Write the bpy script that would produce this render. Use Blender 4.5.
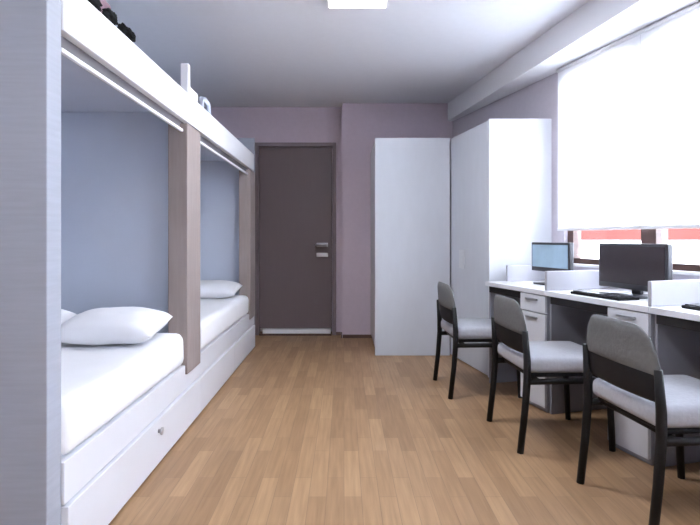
import bpy, bmesh, math, random
from mathutils import Vector, Matrix, noise
random.seed(7)
for o in list(bpy.data.objects): bpy.data.objects.remove(o)
SC = bpy.context.scene
COL = SC.collection
# ---------------------------------------------------------------- camera, world, exposure
EYE = 1.06
cam_d = bpy.data.cameras.new('camera'); cam = bpy.data.objects.new('camera', cam_d); COL.objects.link(cam)
cam.location = (0, 0, EYE); cam.rotation_euler = (math.radians(90), 0, 0)
cam_d.sensor_width = 36; cam_d.lens = 36*520/700
cam_d.shift_x = 6/700; cam_d.shift_y = -24.5/700
cam_d.clip_start = .02
SC.camera = cam
SC.view_settings.view_transform = 'Standard'; SC.view_settings.look = 'None'
SC.view_settings.gamma = 1; SC.view_settings.use_curve_mapping = False
SC.view_settings.exposure = 0.9
W = bpy.data.worlds.new('overcast_sky'); SC.world = W; W.use_nodes = True
bg = W.node_tree.nodes['Background']; bg.inputs[0].default_value = (.77, .86, 1.0, 1); bg.inputs[1].default_value = 14.0
LAMP_POWER = 12.0

# ---------------------------------------------------------------- materials
def mat(name, rgb, rough=.5, var=.04, scale=8, spec=.5, metal=0, stretch=(1, 1, 1), bump=0, sheen=0):
    m = bpy.data.materials.new(name); m.use_nodes = True
    nt = m.node_tree; N = nt.nodes; L = nt.links
    b = N['Principled BSDF']
    b.inputs['Roughness'].default_value = rough; b.inputs['Metallic'].default_value = metal
    b.inputs['Specular IOR Level'].default_value = spec
    if sheen: b.inputs['Sheen Weight'].default_value = sheen
    tc = N.new('ShaderNodeTexCoord'); mp = N.new('ShaderNodeMapping'); mp.inputs['Scale'].default_value = stretch
    nz = N.new('ShaderNodeTexNoise'); nz.inputs['Scale'].default_value = scale; nz.inputs['Detail'].default_value = 4
    cr = N.new('ShaderNodeValToRGB')
    cr.color_ramp.elements[0].position = .3; cr.color_ramp.elements[1].position = .7
    cr.color_ramp.elements[0].color = tuple(max(0, c*(1-var)) for c in rgb)+(1,)
    cr.color_ramp.elements[1].color = tuple(min(1, c*(1+var)) for c in rgb)+(1,)
    L.new(tc.outputs['Object'], mp.inputs[0]); L.new(mp.outputs[0], nz.inputs[0])
    L.new(nz.outputs[0], cr.inputs[0]); L.new(cr.outputs[0], b.inputs['Base Color'])
    if bump:
        bp = N.new('ShaderNodeBump'); bp.inputs['Strength'].default_value = bump; bp.inputs['Distance'].default_value = .01
        L.new(nz.outputs[0], bp.inputs['Height']); L.new(bp.outputs[0], b.inputs['Normal'])
    return m
M = {}
M['wall'] = mat('lilac_plaster', (.62, .53, .60), .85, .02, 30, .2)
M['wall_window'] = mat('pale_lilac_plaster', (.60, .56, .62), .85, .02, 30, .2)
M['wall_light'] = mat('pale_plaster', (.70, .69, .73), .85, .02, 30, .2)
M['ceiling'] = mat('ceiling_paint', (.80, .81, .86), .9, .01, 20, .2)
M['white_paint'] = mat('white_trim_paint', (.87, .87, .90), .5, .01)
M['baseboard'] = mat('dark_wood_skirting', (.12, .07, .055), .5, .2, 6, stretch=(1, 1, 10))
M['door'] = mat('taupe_door_laminate', (.165, .125, .13), .5, .02, 4, stretch=(12, 12, 1))
M['door_frame'] = mat('taupe_door_frame', (.21, .165, .18), .5, .05)
M['steel'] = mat('brushed_steel', (.55, .55, .57), .35, .05, 20, metal=1)
M['panel'] = mat('pale_grey_woodgrain', (.37, .39, .45), .55, .045, 6, stretch=(1, 1, 14))
M['white_lam'] = mat('white_laminate', (.74, .745, .79), .42, .012, 5)
M['rail_white'] = mat('white_bunk_rail', (.90, .90, .93), .45, .01, 5)
M['bunk_panel'] = mat('blue_grey_bunk_panel', (.60, .65, .77), .6, .02, 5)
M['taupe'] = mat('taupe_wood', (.33, .275, .26), .55, .07, 5, stretch=(10, 10, 1))
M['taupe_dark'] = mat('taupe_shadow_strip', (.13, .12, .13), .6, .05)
M['sheet'] = mat('white_bed_linen', (.88, .88, .91), .9, .01, 6, .2, bump=.25)
M['pillow'] = mat('white_pillow_cotton', (.84, .84, .88), .9, .01, 6, .2, bump=.3)
M['closet'] = mat('pale_cabinet_laminate', (.62, .65, .71), .45, .02, 5, stretch=(3, 3, 1))
M['closet_white'] = mat('white_cabinet_laminate', (.70, .72, .76), .38, .01, 5)
M['desk_top'] = mat('white_desk_top', (.78, .78, .81), .35, .015, 5)
M['desk_grey'] = mat('grey_desk_side', (.30, .30, .34), .5, .02, 5)
M['desk_front'] = mat('pale_drawer_front', (.66, .67, .71), .45, .02, 5)
M['divider'] = mat('pale_desk_divider', (.43, .425, .46), .5, .02, 5)
M['under_top_shade'] = mat('desk_shadow_strip', (.010, .008, .008), .5, .1)  # shade under the desktops, put into the colour
M['window_brown'] = mat('dark_brown_window_frame', (.075, .036, .03), .5, .15, 4, stretch=(1, 1, 8))
M['black_metal'] = mat('black_painted_steel', (.007, .007, .008), .5, .1, spec=.25)
M['black_plastic'] = mat('black_plastic', (.010, .010, .012), .55, .1, spec=.2)
M['grey_fabric'] = mat('grey_seat_fabric', (.40, .405, .44), .95, .05, 60, .2, bump=.2)
M['grey_back'] = mat('grey_backrest_fabric', (.165, .17, .172), .95, .05, 60, .2, bump=.2)
M['bezel'] = mat('dark_monitor_plastic', (.05, .05, .06), .4, .05)
M['screen_dark'] = mat('switched_off_screen', (.05, .04, .045), .15, .05)
M['black_cloth'] = mat('black_knit', (.012, .012, .013), .95, .3, 30, .1, bump=.4)
M['pink_cloth'] = mat('dusty_pink_cloth', (.30, .20, .235), .95, .12, 30, .1, bump=.3)
M['brick_red'] = mat('dark_red_render', (.055, .020, .017), .9, .08, 1, spec=0)
M['house_white'] = mat('white_render', (.85, .85, .85), .8, .03, 1, spec=0)

def screen_mat(name, rgb, power):
    m = mat(name, rgb, .2, .15, 5)
    N = m.node_tree.nodes; b = N['Principled BSDF']
    cr = [n for n in N if n.type == 'VALTORGB'][0]
    m.node_tree.links.new(cr.outputs[0], b.inputs['Emission Color']); b.inputs['Emission Strength'].default_value = power
    return m
M['screen_lit'] = screen_mat('lit_blue_screen', (.20, .28, .36), .45)
M['lamp'] = bpy.data.materials.new('lamp_diffuser'); M['lamp'].use_nodes = True
_b = M['lamp'].node_tree.nodes['Principled BSDF']; _b.inputs['Base Color'].default_value = (.9, .9, .9, 1)
_b.inputs['Emission Color'].default_value = (1, .98, .96, 1); _b.inputs['Emission Strength'].default_value = 4

def blind_mat():
    m = bpy.data.materials.new('translucent_blind_fabric'); m.use_nodes = True
    nt = m.node_tree; N = nt.nodes; L = nt.links; N.remove(N['Principled BSDF'])
    out = N['Material Output']; tc = N.new('ShaderNodeTexCoord')
    nz = N.new('ShaderNodeTexNoise'); nz.inputs['Scale'].default_value = 3
    mp = N.new('ShaderNodeMapping'); mp.inputs['Scale'].default_value = (1, 1, 12)
    cr = N.new('ShaderNodeValToRGB'); cr.color_ramp.elements[0].color = (.86, .87, .89, 1); cr.color_ramp.elements[1].color = (.93, .94, .95, 1)
    L.new(tc.outputs['Object'], mp.inputs[0]); L.new(mp.outputs[0], nz.inputs[0]); L.new(nz.outputs[0], cr.inputs[0])
    d = N.new('ShaderNodeBsdfDiffuse'); t = N.new('ShaderNodeBsdfTranslucent'); mx = N.new('ShaderNodeMixShader')
    mx.inputs[0].default_value = .55
    L.new(cr.outputs[0], d.inputs[0]); L.new(cr.outputs[0], t.inputs[0])
    L.new(d.outputs[0], mx.inputs[1]); L.new(t.outputs[0], mx.inputs[2]); L.new(mx.outputs[0], out.inputs[0])
    return m
M['blind'] = blind_mat()
def glass_mat():
    m = bpy.data.materials.new('window_glass'); m.use_nodes = True
    nt = m.node_tree; N = nt.nodes; L = nt.links; N.remove(N['Principled BSDF'])
    t = N.new('ShaderNodeBsdfTransparent'); g = N.new('ShaderNodeBsdfGlossy'); g.inputs['Roughness'].default_value = .02
    lw = N.new('ShaderNodeLayerWeight'); lw.inputs[0].default_value = .15
    mx = N.new('ShaderNodeMixShader'); L.new(lw.outputs['Fresnel'], mx.inputs[0])
    L.new(t.outputs[0], mx.inputs[1]); L.new(g.outputs[0], mx.inputs[2]); L.new(mx.outputs[0], N['Material Output'].inputs[0])
    return m
M['glass'] = glass_mat()
def floor_mat():
    m = bpy.data.materials.new('oak_strip_floor'); m.use_nodes = True
    nt = m.node_tree; N = nt.nodes; L = nt.links; b = N['Principled BSDF']
    tc = N.new('ShaderNodeTexCoord'); sp = N.new('ShaderNodeSeparateXYZ'); cb = N.new('ShaderNodeCombineXYZ')
    L.new(tc.outputs['Object'], sp.inputs[0]); L.new(sp.outputs[1], cb.inputs[0]); L.new(sp.outputs[0], cb.inputs[1])
    br = N.new('ShaderNodeTexBrick'); br.offset = .37; br.offset_frequency = 2; br.squash = 1
    br.inputs['Color1'].default_value = (.475, .30, .165, 1); br.inputs['Color2'].default_value = (.35, .21, .112, 1)
    br.inputs['Mortar'].default_value = (.29, .18, .105, 1)
    br.inputs['Scale'].default_value = 1; br.inputs['Mortar Size'].default_value = .0012
    br.inputs['Brick Width'].default_value = .46; br.inputs['Row Height'].default_value = .072
    L.new(cb.outputs[0], br.inputs['Vector'])
    mp = N.new('ShaderNodeMapping'); mp.inputs['Scale'].default_value = (2.5, 40, 1)
    nz = N.new('ShaderNodeTexNoise'); nz.inputs['Scale'].default_value = 1.5; nz.inputs['Detail'].default_value = 6
    L.new(cb.outputs[0], mp.inputs[0]); L.new(mp.outputs[0], nz.inputs[0])
    cr = N.new('ShaderNodeValToRGB'); cr.color_ramp.elements[0].position = .3; cr.color_ramp.elements[1].position = .7
    cr.color_ramp.elements[0].color = (.84, .82, .80, 1); cr.color_ramp.elements[1].color = (1.08, 1.08, 1.08, 1)
    L.new(nz.outputs[0], cr.inputs[0])
    mx = N.new('ShaderNodeMix'); mx.data_type = 'RGBA'; mx.blend_type = 'MULTIPLY'; mx.inputs[0].default_value = 1
    L.new(br.outputs[0], mx.inputs[6]); L.new(cr.outputs[0], mx.inputs[7]); L.new(mx.outputs[2], b.inputs['Base Color'])
    b.inputs['Roughness'].default_value = .42; b.inputs['Specular IOR Level'].default_value = .35
    return m
M['floor'] = floor_mat()

# ---------------------------------------------------------------- mesh helpers
def link(name, me, m, parent=None, smooth=False):
    o = bpy.data.objects.new(name, me); COL.objects.link(o)
    if m is not None: me.materials.append(m)
    if parent: o.parent = parent
    if smooth:
        for p in me.polygons: p.use_smooth = True
    return o
def obj(name, bm, m, parent=None, smooth=False):
    bmesh.ops.recalc_face_normals(bm, faces=bm.faces)
    me = bpy.data.meshes.new(name); bm.to_mesh(me); bm.free()
    return link(name, me, m, parent, smooth)
def add_box(bm, x0, x1, y0, y1, z0, z1, bev=0, seg=2):
    t = bmesh.new()
    bmesh.ops.create_cube(t, size=1)
    for v in t.verts:
        v.co = Vector((x0+(v.co.x+.5)*(x1-x0), y0+(v.co.y+.5)*(y1-y0), z0+(v.co.z+.5)*(z1-z0)))
    if bev: bmesh.ops.bevel(t, geom=list(t.edges), offset=bev, segments=seg, affect='EDGES', profile=.5)
    me = bpy.data.meshes.new('t'); t.to_mesh(me); t.free(); bm.from_mesh(me); bpy.data.meshes.remove(me)
def box(name, x0, x1, y0, y1, z0, z1, m, parent=None, bev=.003, seg=2):
    bm = bmesh.new(); add_box(bm, x0, x1, y0, y1, z0, z1, bev, seg)
    return obj(name, bm, m, parent, False)
def add_prism(bm, pts, z0, z1):           # plan polygon extruded upwards
    lo = [bm.verts.new((x, y, z0)) for x, y in pts]; hi = [bm.verts.new((x, y, z1)) for x, y in pts]
    n = len(pts); bm.faces.new(lo[::-1]); bm.faces.new(hi)
    for i in range(n): bm.faces.new((lo[i], lo[(i+1) % n], hi[(i+1) % n], hi[i]))
def prism(name, pts, z0, z1, m, parent=None, bev=0):
    bm = bmesh.new(); add_prism(bm, pts, z0, z1)
    if bev: bmesh.ops.bevel(bm, geom=list(bm.edges), offset=bev, segments=2, affect='EDGES')
    return obj(name, bm, m, parent)
def add_tube(bm, pts, r, seg=12, flat=1.0):
    pts = [Vector(p) for p in pts]; rings = []
    for i, p in enumerate(pts):
        a = pts[max(i-1, 0)]; c = pts[min(i+1, len(pts)-1)]; d = (c-a).normalized()
        up = Vector((0, 1, 0)) if abs(d.y) < .9 else Vector((0, 0, 1))
        s = d.cross(up).normalized(); t = d.cross(s).normalized()
        rr = r[i] if isinstance(r, (list, tuple)) else r
        rings.append([bm.verts.new(p+s*math.cos(k*2*math.pi/seg)*rr+t*math.sin(k*2*math.pi/seg)*rr*flat) for k in range(seg)])
    for a, b in zip(rings, rings[1:]):
        for k in range(seg): bm.faces.new((a[k], a[(k+1) % seg], b[(k+1) % seg], b[k]))
    bm.faces.new(rings[0][::-1]); bm.faces.new(rings[-1])
def tube(name, pts, r, m, parent=None, seg=12, flat=1.0):
    bm = bmesh.new(); add_tube(bm, pts, r, seg, flat); return obj(name, bm, m, parent, True)
def tag(o, label, cat, group=None):
    o['label'] = label; o['category'] = cat
    if group: o['group'] = group
    return o
def thing(name, label, cat, loc=(0, 0, 0), rz=0, group=None):
    o = bpy.data.objects.new(name, None); COL.objects.link(o); o.empty_display_size = .1
    o.location = loc; o.rotation_euler = (0, 0, rz)
    return tag(o, label, cat, group)
def struct(o): o['kind'] = 'structure'; return o
def copy_tree(o, parent=None):
    c = o.copy(); COL.objects.link(c); c.parent = parent
    for ch in list(kids[o.name]) if o.name in kids else []: copy_tree(ch, c)
    return c
kids = {}
def index_kids():
    kids.clear()
    for o in COL.objects:
        if o.parent: kids.setdefault(o.parent.name, []).append(o)

# ---------------------------------------------------------------- the room
H = 2.49; BACK = 5.68; BACK2 = 5.52; FRONT = -1.8; LEFT = -1.95
TH = math.radians(15)
P0 = Vector((1.58, 3.94)); U = Vector((math.sin(TH), -math.cos(TH))); NN = Vector((-math.cos(TH), -math.sin(TH)))
def wp(u, n): p = P0+U*u+NN*n; return (p.x, p.y)
def wall_x(y): return P0.x+(P0.y-y)*math.tan(TH)
struct(box('floor', LEFT-.2, 3.5, FRONT-.2, BACK+.3, -.1, 0, M['floor'], bev=0))
struct(box('ceiling', LEFT-.2, 3.5, FRONT-.2, BACK+.3, H, H+.1, M['ceiling'], bev=0))
struct(box('wall_left', LEFT-.2, LEFT, FRONT-.2, BACK+.3, 0, H, M['wall_light'], bev=0))
struct(box('wall_front', LEFT, 3.4, FRONT-.2, FRONT, 0, H, M['wall_light'], bev=0))
DX0, DX1, DH = -.945, -.115, 2.07
bm = bmesh.new()
add_box(bm, LEFT, DX0, BACK, BACK+.2, 0, H); add_box(bm, DX1, -.02, BACK, BACK+.2, 0, H); add_box(bm, DX0, DX1, BACK, BACK+.2, DH, H)
add_box(bm, -.02, 1.45, BACK2, BACK+.2, 0, H)
struct(obj('wall_back', bm, M['wall']))
struct(box('wall_light_block', LEFT, 1.45, BACK+.22, BACK+.29, 0, H, M['wall_light'], bev=0))  # unseen slab added behind the door to stop sky light leaking in
struct(box('baseboard_back', -.015, .3, BACK2-.012, BACK2, 0, .035, M['baseboard']))
bm = bmesh.new(); add_box(bm, DX1+.03, -.034, BACK-.012, BACK, 0, .035); add_box(bm, -.032, -.02, BACK2-.012, BACK-.012, 0, .035)
struct(obj('baseboard_recess', bm, M['baseboard']))
# window wall, with two openings
S0, S1, Z0, Z1 = .13, 2.47, .86, 2.23
S2, S3 = 3.1, 4.7
bm = bmesh.new()
def seg_(u0, u1, z0, z1): add_prism(bm, [wp(u0, 0), wp(u1, 0), wp(u1, -.12), wp(u0, -.12)], z0, z1)
seg_(-1.9, S0, 0, H); seg_(S1, S2, 0, H); seg_(S3, 6.15, 0, H)
seg_(S0, S1, 0, Z0); seg_(S0, S1, Z1, H); seg_(S2, S3, 0, Z0); seg_(S2, S3, Z1, H)
struct(obj('wall_right', bm, M['wall_window']))
struct(prism('trim_1', [(1.10, BACK2), (2.265, FRONT), (wall_x(FRONT), FRONT), (wall_x(BACK2), BACK2)], 2.30, H, M['white_paint']))

RZ = math.atan2(U.y, U.x)   # local x runs along the window wall towards the camera, local y points out of the room... (see wl)
def window(n, u0, u1, mulls):
    w = struct(link('window_%d' % n, bpy.data.meshes.new('window_anchor'), None))
    w.location = (wp(u0, 0)[0], wp(u0, 0)[1], 0); w.rotation_euler = (0, 0, RZ)
    L = u1-u0
    # local axes: x along wall towards camera, y = into the room negative?  NN is rotated -90 from U
    s = 1 if (Matrix.Rotation(RZ, 2) @ Vector((0, 1))).dot(NN) > 0 else -1
    def b(name, a0, a1, n0, n1, z0, z1, m, par=w, bev=.003):
        y0, y1 = sorted((s*n0, s*n1)); return box(name, a0, a1, y0, y1, z0, z1, m, par, bev)
    bm = bmesh.new()
    def ab(a0, a1, n0, n1, z0, z1):
        y0, y1 = sorted((s*n0, s*n1)); add_box(bm, a0, a1, y0, y1, z0, z1, .003)
    ab(0, .06, -.10, -.03, Z0, Z1); ab(L-.06, L, -.10, -.03, Z0, Z1)
    ab(.06, L-.06, -.10, -.03, Z0, Z0+.055); ab(.06, L-.06, -.10, -.03, Z1-.055, Z1)
    obj('frame', bm, M['window_brown'], w)
    for q in mulls: b('mullion', q-.055, q+.055, -.11, -.02, Z0+.055, Z1-.055, M['window_brown'])
    ed = [.06]+[v for q in mulls for v in (q-.055, q+.055)]+[L-.06]
    for a, c in zip(ed[::2], ed[1::2]): b('pane', a, c, -.068, -.062, Z0+.055, Z1-.055, M['glass'], bev=0)
    b('sill', .0, L, -.03, .03, Z0+.0, Z0+.018, M['white_paint'])
    return w
window(1, S0, S1, [.73, 1.53]); window(2, S2, S3, [.8])

# roller blinds
def blind(u0, u1, label, zb=1.13, group='white roller blinds'):
    p = wp(u0, .045); t = thing('roller_blind', label, 'blind', (p[0], p[1], 0), RZ, group)
    L = u1-u0; bm = bmesh.new(); nx, nz = 12, 30; g = []
    for j in range(nz+1):
        z = zb+(2.283-zb)*j/nz
        g.append([bm.verts.new((L*i/nx, .003*(1-j/nz)*math.sin(j*.9+i*.3)*math.sin(3.1*i/nx), z)) for i in range(nx+1)])
    for j in range(nz):
        for i in range(nx): bm.faces.new((g[j][i], g[j][i+1], g[j+1][i+1], g[j+1][i]))
    obj('fabric', bm, M['blind'], t, True)
    tube('roller', [(0, 0, 2.284), (L, 0, 2.284)], .014, M['white_paint'], t)
    bm = bmesh.new(); add_box(bm, 0, L, -.006, .006, zb-.018, zb+.004, .003); obj('bottom_bar', bm, M['white_paint'], t)
    return t
blind(.12, .867, 'white translucent roller blind on the window nearest the wardrobe')
blind(.869, 1.66, 'white translucent roller blind at the right edge, above the nearest desk divider')
blind(1.67, 2.48, 'white translucent roller blind beyond the right edge of the photo')
blind(S2-.02, S2+.78, 'white translucent roller blind on the window beside the camera, half nearer the desks', group='white roller blinds')
blind(S2+.82, S3+.02, 'white translucent roller blind on the window beside the camera, half nearer the front wall', group='white roller blinds')

# outside: the house across the street
t = thing('building', 'white house with an orange-red band under its roof, seen below the blinds', 'building', (12, 14, -4))
box('wall', -9, 20, 0, 6, 0, 5.0, M['house_white'], t, 0)
box('parapet', -9.1, 20.1, -.15, 6, 5.0, 5.5, M['brick_red'], t, .02)

# door
d = struct(link('door_1', bpy.data.meshes.new('door_anchor'), None)); d.location = (0, BACK, 0)
bm = bmesh.new()
add_box(bm, DX0-.03, DX0+.012, -.02, .1, 0, DH+.03, .003); add_box(bm, DX1-.012, DX1+.03, -.02, .1, 0, DH+.03, .003); add_box(bm, DX0+.012, DX1-.012, -.02, .1, DH-.012, DH+.03, .003)
obj('door_frame', bm, M['door_frame'], d)
box('door_leaf', DX0+.016, DX1-.016, .02, .06, .07, DH-.016, M['door'], d, .003)
box('threshold', DX0+.06, DX1-.03, -.035, .055, .022, .066, M['rail_white'], d, .003)
box('threshold_base', DX0+.02, DX1-.02, -.04, .06, 0, .022, M['baseboard'], d, .002)
bm = bmesh.new()
for z in (.985, .875): add_box(bm, -.30, -.175, -.012, .02, z-.022, z+.022, .004)
obj('handle_plate', bm, M['steel'], d)
tube('door_handle', [(-.20, -.01, .985), (-.20, -.05, .985), (-.215, -.055, .985), (-.31, -.055, .985)], .010, M['steel'], d)

# ---------------------------------------------------------------- ceiling lights
def lamp(x0, x1, y0, y1, label):
    cx, cy = (x0+x1)/2, (y0+y1)/2
    t = thing('ceiling_light', label, 'ceiling light', (cx, cy, H), 0, 'square ceiling lights')
    hx, hy = (x1-x0)/2, (y1-y0)/2
    box('diffuser', -hx+.012, hx-.012, -hy+.012, hy-.012, -.040, -.012, M['lamp'], t, .004)
    bm = bmesh.new()
    add_box(bm, -hx, hx, -hy, hy, -.012, 0); add_box(bm, -hx, -hx+.01, -hy, hy, -.036, -.012); add_box(bm, hx-.01, hx, -hy, hy, -.036, -.012)
    add_box(bm, -hx+.01, hx-.01, -hy, -hy+.01, -.036, -.012); add_box(bm, -hx+.01, hx-.01, hy-.01, hy, -.036, -.012)
    obj('housing', bm, M['white_paint'], t)
    ld = bpy.data.lights.new('ceiling_lamp_light', 'AREA'); ld.shape = 'SQUARE'; ld.size = 2*hx-.04; ld.energy = LAMP_POWER; ld.color = (.92, .95, 1)
    lo = bpy.data.objects.new('bulb', ld); COL.objects.link(lo); lo.parent = t; lo.location = (0, 0, -.045)
    return t
lamp(-.10, .26, 2.80, 3.16, 'square white ceiling light glowing over the middle of the aisle')
lamp(-.10, .26, .2, .56, 'square white ceiling light above the camera position')

# ---------------------------------------------------------------- bunk beds
FX = -.872                                    # aisle-side face of the bunks
def bunk(y0, y1, name_label, near):
    t = thing('bunk_bed', name_label, 'bunk bed', (0, y0, 0), 0, 'white built-in bunk beds')
    L = y1-y0; XL = LEFT+.004
    # lower frame, front board and drawers
    box('bed_frame', XL, FX-.02, 0 if not near else .08, L-.15, .02, .36, M['white_lam'], t)
    a0 = .081 if near else .0
    box('front_board', FX-.019, FX, a0, L, .225, .36, M['white_lam'], t)
    box('plinth', XL, FX-.03, a0, L-.15, 0, .02, M['white_lam'], t, 0)
    n = 1 if near else 2; w = (L-a0)/n
    for k in range(n):
        dr = box('drawer', FX-.019, FX+.012, a0+k*w+.002, a0+(k+1)*w-.002, .012, .219, M['white_lam'], t)
        if near:
            tube('knob', [(FX+.010, .87, .165), (FX+.022, .87, .165), (FX+.025, .87, .165), (FX+.032, .87, .165)], [.009, .009, .017, .017], M['steel'], dr)
    # upper bunk
    box('upper_deck', XL, FX-.041, a0, L, 1.785, 1.83, M['bunk_panel'], t)
    box('upper_rail', FX-.04, FX, a0, L, 1.708, 1.870, M['rail_white'], t, .004)
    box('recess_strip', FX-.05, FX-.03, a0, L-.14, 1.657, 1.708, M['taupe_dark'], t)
    box('curtain_track', FX-.022, FX-.006, a0, L-.29, 1.640, 1.6545, M['rail_white'], t, .002)
    return t
Y1 = 1.54; Y2 = 3.13; Y3 = 5.04
b1 = bunk(Y1, Y2, 'white built-in bunk bed nearest the camera, with a tall pale end panel', True)
b2 = bunk(Y2, Y3, 'far white built-in bunk bed, ending beside the brown door', False)
# near end panel, dividers and posts
box('end_panel', LEFT+.004, FX-.008, 0, .08, 0, 2.25, M['panel'], b1, .003)
box('divider_panel', LEFT+.004, FX-.10, Y2-Y1-.14, Y2-Y1-.10, .36, 1.785, M['bunk_panel'], b1)
box('post', FX-.095, FX+.012, Y2-Y1-.275, Y2-Y1-.012, .31, 1.69, M['taupe'], b1, .004)
box('guard_post', FX-.045, FX-.001, Y2-Y1-.215, Y2-Y1-.175, 1.870, 2.04, M['rail_white'], b1, .004)
box('guard_block', FX-.042, FX-.002, Y2-Y1-.17, Y2-Y1-.01, 1.870, 1.925, M['rail_white'], b1, .012)
box('divider_panel', LEFT+.004, FX-.10, Y3-Y2-.14, Y3-Y2-.10, .36, 1.785, M['bunk_panel'], b2)
box('post', FX-.095, FX+.012, Y3-Y2-.26, Y3-Y2-.0, .31, 1.69, M['taupe'], b2, .004)
box('end_panel', LEFT+.004, FX+.004, Y3-Y2+.002, Y3-Y2+.035, 0, 2.03, M['panel'], b2)
tube('guard_bracket', [(FX-.02, .12, 1.870), (FX-.02, .13, 1.935), (FX-.02, .20, 1.945), (FX-.02, .28, 1.935), (FX-.02, .30, 1.870)], .016, M['bunk_panel'], b2)

def mattress(y0, y1, label):
    bm = bmesh.new(); nx, ny = 22, 44; x0, x1 = LEFT+.02, FX+.006; z0, z1 = .365, .548
    add_box(bm, x0, x1, y0, y1, z0, z1, .045, 4)
    bmesh.ops.subdivide_edges(bm, edges=[e for e in bm.edges if e.calc_length() > .3], cuts=24, use_grid_fill=True)
    for v in bm.verts:
        if v.co.z > z0+.06:
            f = noise.noise(Vector((v.co.x*3, v.co.y*2.2, 3)))*.012+noise.noise(Vector((v.co.x*8, v.co.y*5, 7)))*.004
            v.co.z += f
            if v.co.x > x1-.02: v.co.x += noise.noise(Vector((1, v.co.y*4, v.co.z*5)))*.008
    zmin = min(v.co.z for v in bm.verts)
    for v in bm.verts: v.co.z = v.co.z-zmin
    o = obj('mattress', bm, M['sheet'], None, True); o.location = (0, 0, .362)
    return tag(o, label, 'mattress', 'white mattresses on the lower bunks')
mattress(Y1+.09, Y2-.28, 'white sheeted mattress on the lower bunk nearest the camera')
mattress(Y2+.0, Y3-.28, 'white sheeted mattress on the far lower bunk')
def pillow(cx, cy, z, sx, sy, sz, rz, label):
    bm = bmesh.new(); n = 28
    def surf(i, j, sgn):
        a, b = 2*i/n-1, 2*j/n-1
        e = max(0, (1-abs(a)**2.6))**.5*max(0, (1-abs(b)**2.6))**.5
        k = 1-.07*(1-abs(a))*abs(b)**4; k2 = 1-.07*(1-abs(b))*abs(a)**4
        h = sz/2*e**.8*(1+.10*noise.noise(Vector((a*2.2+cx, b*2.2+cy, sgn))))
        return (a*sx/2*k2, b*sy/2*k, sgn*h*(1 if sgn > 0 else .75))
    top = [[bm.verts.new(surf(i, j, 1)) for j in range(n+1)] for i in range(n+1)]
    bot = [[top[i][j] if i in (0, n) or j in (0, n) else bm.verts.new(surf(i, j, -1)) for j in range(n+1)] for i in range(n+1)]
    for g in (top, bot):
        for i in range(n):
            for j in range(n): bm.faces.new((g[i][j], g[i+1][j], g[i+1][j+1], g[i][j+1]))
    zmin = min(v.co.z for v in bm.verts)
    for v in bm.verts: v.co.z -= zmin
    o = obj('pillow', bm, M['pillow'], None, True); o.location = (cx, cy, z); o.rotation_euler = (math.radians(6), 0, rz)
    return tag(o, label, 'pillow', 'white pillows')
pillow(-1.145, 2.60, .553, .47, .38, .165, .04, 'plump white pillow on the near lower bunk, beside the taupe post')
pillow(-1.63, 2.60, .553, .44, .38, .17, -.03, 'white pillow partly hidden by the near end panel, left of the plumper one')
pillow(-1.16, 4.50, .553, .50, .38, .15, .02, 'white pillow on the far lower bunk')

# clothes on the near upper bunk
def lump(name, pts, r, m, label, cat, seed):
    bm = bmesh.new(); bmesh.ops.create_icosphere(bm, subdivisions=4, radius=1)
    x0, x1, y0, y1, z0, z1 = pts
    for v in bm.verts:
        c = v.co.copy(); k = 1+.35*noise.noise(c*2.3+Vector((seed, 0, 0)))+.12*noise.noise(c*6+Vector((0, seed, 0)))
        c *= k
        v.co = Vector(((x0+x1)/2+c.x*(x1-x0)/2, (y0+y1)/2+c.y*(y1-y0)/2, (z0+z1)/2+c.z*(z1-z0)/2))
        v.co.z = max(v.co.z, z0)
    return tag(obj(name, bm, m, None, True), label, cat)
lump('folded_garment', (-.925, -.868, 1.64, 1.90, 1.871, 1.935), 0, M['black_cloth'], 'crumpled black garment on the upper rail of the nearer bunk, closest to the camera', 'clothing', 3)
lump('folded_cloth', (-.97, -.915, 1.93, 2.09, 1.871, 2.0), 0, M['pink_cloth'], 'dusty pink cloth between black clothes on the upper bunk rail', 'clothing', 9)
lump('sock', (-.905, -.868, 1.92, 2.02, 1.871, 1.922), 0, M['black_cloth'], 'small black sock on the upper rail, beside the pink cloth', 'clothing', 5)
lump('sock', (-.905, -.868, 2.05, 2.19, 1.871, 1.920), 0, M['black_cloth'], 'small black sock on the upper rail, farthest of the dark clothes there', 'clothing', 14)

# ---------------------------------------------------------------- wardrobes
t = thing('wardrobe', 'pale grey wardrobe against the back wall, its plain side facing the camera', 'wardrobe', (0, 0, 0))
prism('body', [(.30, 4.712), (.955, 4.712), (.80, BACK2-.005), (.30, BACK2-.005)], .06, 1.945, M['closet'], t, .002)
prism('side_panel', [(.28, 4.69), (.955, 4.69), (.955, 4.71), (.28, 4.71)], 0, 1.963, M['closet'], t, .002)
box('door', .281, .299, 4.715, BACK2-.01, .06, 1.945, M['closet_white'], t)
prism('plinth', [(.32, 4.712), (.95, 4.712), (.80, BACK2-.01), (.32, BACK2-.01)], 0, .06, M['closet'], t)
t = thing('wardrobe', 'white wardrobe beside the window, standing behind the farthest desk', 'wardrobe', (0, 0, 0))
def sidept(y): return .96+(4.71-y)*(.14/.77)
yb = 5.35
prism('body', [(sidept(3.965)+.02, 3.965), (wall_x(3.965)-.006, 3.965), (wall_x(yb)-.006, yb), (sidept(yb)+.02, yb)], .0, 1.945, M['closet'], t, .002)
prism('front_panel', [(sidept(3.94), 3.94), (wall_x(3.94)-.006, 3.94), (wall_x(3.963)-.006, 3.963), (sidept(3.963), 3.963)], 0, 1.965, M['closet_white'], t, .002)
dr = prism('door', [(sidept(3.966), 3.966), (sidept(4.685), 4.685), (sidept(4.685)+.018, 4.685), (sidept(3.966)+.018, 3.966)], .01, 1.955, M['closet'], t, .002)
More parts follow.
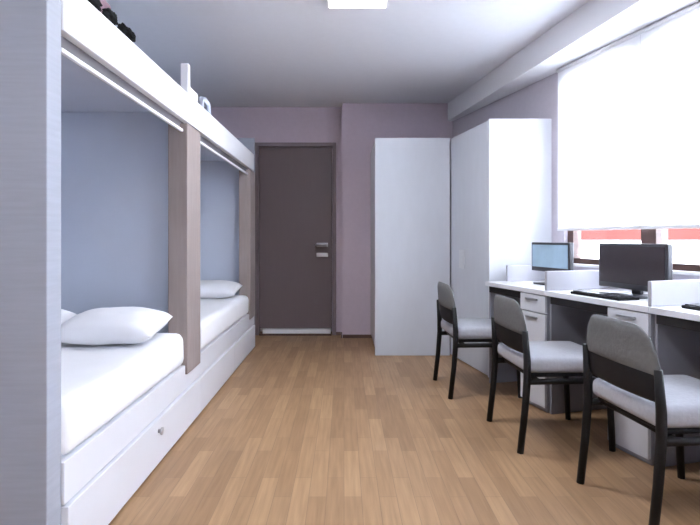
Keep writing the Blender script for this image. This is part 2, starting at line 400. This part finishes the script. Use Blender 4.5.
y = 4.48
prism('handle', [(sidept(y)-.001, y), (sidept(y)-.012, y-.002), (sidept(y-.10)-.012, y-.10), (sidept(y-.10)-.001, y-.10)], .80, .96, M['closet_white'], dr, .002)

# ---------------------------------------------------------------- desks
DO = Vector((1.03, 3.80)); DU = Vector((.38, -1.40)).normalized(); DN = Vector((-DU.y, DU.x))   # DN points at the window
DRZ = math.atan2(DU.y, DU.x)
def dpos(u, n): p = DO+DU*u+DN*n; return p.x, p.y
DD = .54
def desk(u0, L, label):
    p = dpos(u0, 0); t = thing('desk', label, 'desk', (p[0], p[1], 0), DRZ, 'white study desks along the window')
    # local x along the row towards the camera, local y towards the window
    box('desktop', .002, L-.002, 0, DD, .712, .742, M['desk_top'], t, .003)
    box('shadow_rail', .022, L-.262, .02, .045, .665, .711, M['under_top_shade'], t)  # near-black rail stands in for the shadow band beneath the desktop
    box('side_panel', .004, .020, .03, DD-.01, 0, .711, M['desk_grey'], t)
    box('back_panel', .022, L-.262, DD-.03, DD-.012, .25, .711, M['desk_grey'], t)
    ped = box('pedestal', L-.26, L-.004, .022, DD-.01, .002, .711, M['desk_grey'], t)
    for k, (a, b) in enumerate(((.60, .706), (.345, .594), (.03, .339))):
        dr = box('drawer', L-.258, L-.006, .004, .021, a, b, M['desk_front'], t)
        bm = bmesh.new(); add_box(bm, L-.19, L-.075, -.010, .003, b-.035, b-.023, .003); obj('handle', bm, M['steel'], dr)
    return t
desk(0, .69, 'white study desk farthest from the camera, in front of the wardrobe')
desk(.69, .755, 'middle white study desk, carrying the dark monitor')
desk(1.445, .74, 'white study desk nearest the camera, behind the closest chair')
def divider(u, label, n0=.005):
    p = dpos(u, n0); t = box('desk_divider', -.011, .011, 0, DD-.01-n0, 0, .118, M['divider'], None, .004)
    t.location = (p[0], p[1], .7425); t.rotation_euler = (0, 0, DRZ)
    return tag(t, label, 'desk divider', 'low pale desk dividers')
divider(.03, 'low pale divider at the far end of the desk row, before the wardrobe', .16)
divider(.69, 'low pale divider between the lit blue monitor and the dark monitor')
divider(1.445, 'low pale divider nearest the camera, at the right edge, in front of the dark monitor')

# monitors
def monitor(u, n, w, hgt, zt, label, smat, turn=0):
    p = dpos(u, n); t = thing('monitor', label, 'monitor', (p[0], p[1], .7425), DRZ+turn)
    z1 = zt-.7425; z0 = z1-hgt
    box('casing', -w/2, w/2, 0, .035, z0, z1, M['bezel'], t, .006)
    box('screen', -w/2+.016, w/2-.016, -.003, .004, z0+.03, z1-.016, smat, t, .001)
    box('stand_neck', -.03, .03, .036, .06, .012, z0+.10, M['bezel'], t, .004)
    box('stand_base', -.11, .11, -.05, .10, 0, .012, M['bezel'], t, .005)
    return t
monitor(.37, .27, .40, .20, 1.03, 'monitor with a lit pale blue screen on the farthest desk', M['screen_lit'])
monitor(1.08, .25, .47, .25, 1.03, 'dark monitor with its screen off on the middle desk', M['screen_dark'])
def keyboard(u, n, label, L=.36):
    p = dpos(u, n); t = thing('keyboard', label, 'keyboard', (p[0], p[1], .7425), DRZ)
    box('case', -L/2, L/2, -.065, .065, 0, .014, M['black_plastic'], t, .004)
    bm = bmesh.new()
    for r in range(4):
        for c in range(14): add_box(bm, -L/2+.012+c*(L-.024)/14, -L/2+.012+(c+.85)*(L-.024)/14, -.056+r*.028, -.033+r*.028, .014, .020)
    obj('keys', bm, M['bezel'], t)
keyboard(1.70, .17, 'black keyboard on the desk nearest the camera')
keyboard(1.05, .10, 'black keyboard in front of the dark monitor on the middle desk')

# ---------------------------------------------------------------- chairs
def make_chair(label):
    t = thing('chair', label, 'chair', (0, 0, 0), 0, 'grey padded chairs in front of the desks')
    Wd = .225                                      # half width; chair faces local +x, back at x = 0
    # seat
    bm = bmesh.new(); add_box(bm, .0, .455, -.225, .225, 0, .078, .028, 4)
    bmesh.ops.subdivide_edges(bm, edges=[e for e in bm.edges if e.calc_length() > .2], cuts=8, use_grid_fill=True)
    for v in bm.verts:
        k = 1-.10*max(0, (.24-v.co.x)/.24)
        f = (v.co.x/.455); v.co.y *= (.93+.07*min(1, f*1.6))
        if v.co.z > .04: v.co.z += .010*math.cos(v.co.y/.225*1.5)*math.sin(max(0, min(1, f))*math.pi)
        v.co.z += .385
    obj('seat', bm, M['grey_fabric'], t, True)
    bm = bmesh.new(); add_box(bm, .03, .44, -.205, .205,   .366, .3845, .006); obj('seat_pan', bm, M['black_plastic'], t)
    # upper backrest pad: arched top, wrapped slightly round the sitter
    def shell(name, z0, ztop, hw0, hw1, th, m, corner, lean=.10, off=0):
        bm = bmesh.new(); nu, nv = 24, 12; layers = []
        for sgn in (0, 1):
            g = []
            for j in range(nv+1):
                row = []
                for i in range(nu+1):
                    a = 2*i/nu-1
                    edge = 1-(max(0, abs(a)-(1-corner))/corner)**2.2 if corner else 1
                    edge = max(0, edge)**.5 if corner else 1
                    zt = z0+(ztop-z0)*(.45+.55*edge)*(1-.05*a*a)
                    z = z0+(zt-z0)*j/nv
                    hw = hw0+(hw1-hw0)*(z-z0)/(ztop-z0)
                    y = a*hw
                    x = -(z-.45)*lean - .018*(1-a*a) + off + .012
                    bul = th/2*(1-abs(a)**6*.75)*(1-abs(2*j/nv-1)**5*.75)
                    row.append(bm.verts.new((x+(bul if sgn else -bul), y, z)))
                g.append(row)
            layers.append(g)
            for j in range(nv):
                for i in range(nu): bm.faces.new((g[j][i], g[j][i+1], g[j+1][i+1], g[j+1][i]))
        A, B = layers
        rim = [(0, i) for i in range(nu+1)]+[(j, nu) for j in range(1, nv+1)]+[(nv, i) for i in range(nu-1, -1, -1)]+[(j, 0) for j in range(nv-1, 0, -1)]
        for k in range(len(rim)):
            p, q = rim[k], rim[(k+1) % len(rim)]
            bm.faces.new((A[p[0]][p[1]], A[q[0]][q[1]], B[q[0]][q[1]], B[p[0]][p[1]]))
        return obj(name, bm, m, t, True)
    shell('backrest', .570, .748, .228, .196, .030, M['grey_back'], .42)
    shell('lumbar_shell', .478, .592, .215, .226, .022, M['black_plastic'], 0)
    for s in (-1, 1):
        y = s*Wd
        tube('rear_leg', [(-.035, y, 0), (-.012, y, .20), (.0, y, .36), (.0, y, .45), (-.010, y*.99, .60)], [.016, .017, .018, .018, .014], M['black_metal'], t, 12, 1.0)
        tube('front_leg', [(.435, y, 0), (.425, y, .20), (.415, y, .345)], [.015, .016, .017], M['black_metal'], t)
        tube('side_bar', [(.0, y, .350), (.20, y, .350), (.425, y, .350)], .015, M['black_metal'], t)
    for x in (.06, .405): tube('cross_bar', [(x, -Wd, .353), (x, Wd, .353)], .011, M['black_metal'], t)
    return t
ch = make_chair('grey chair with black frame farthest from the camera, before the wardrobe')
index_kids()
CH = [((.725, 3.655), .05, None),
      ((.89, 2.79), .06, 'grey chair with black frame in the middle of the row of three'),
      ((1.08, 2.03), .10, 'grey chair with black frame nearest the camera, cut by the right edge')]
for (p, rz, lab) in CH:
    c = ch if lab is None else copy_tree(ch)
    c.location = (p[0], p[1], 0); c.rotation_euler = (0, 0, rz)
    if lab: c['label'] = lab
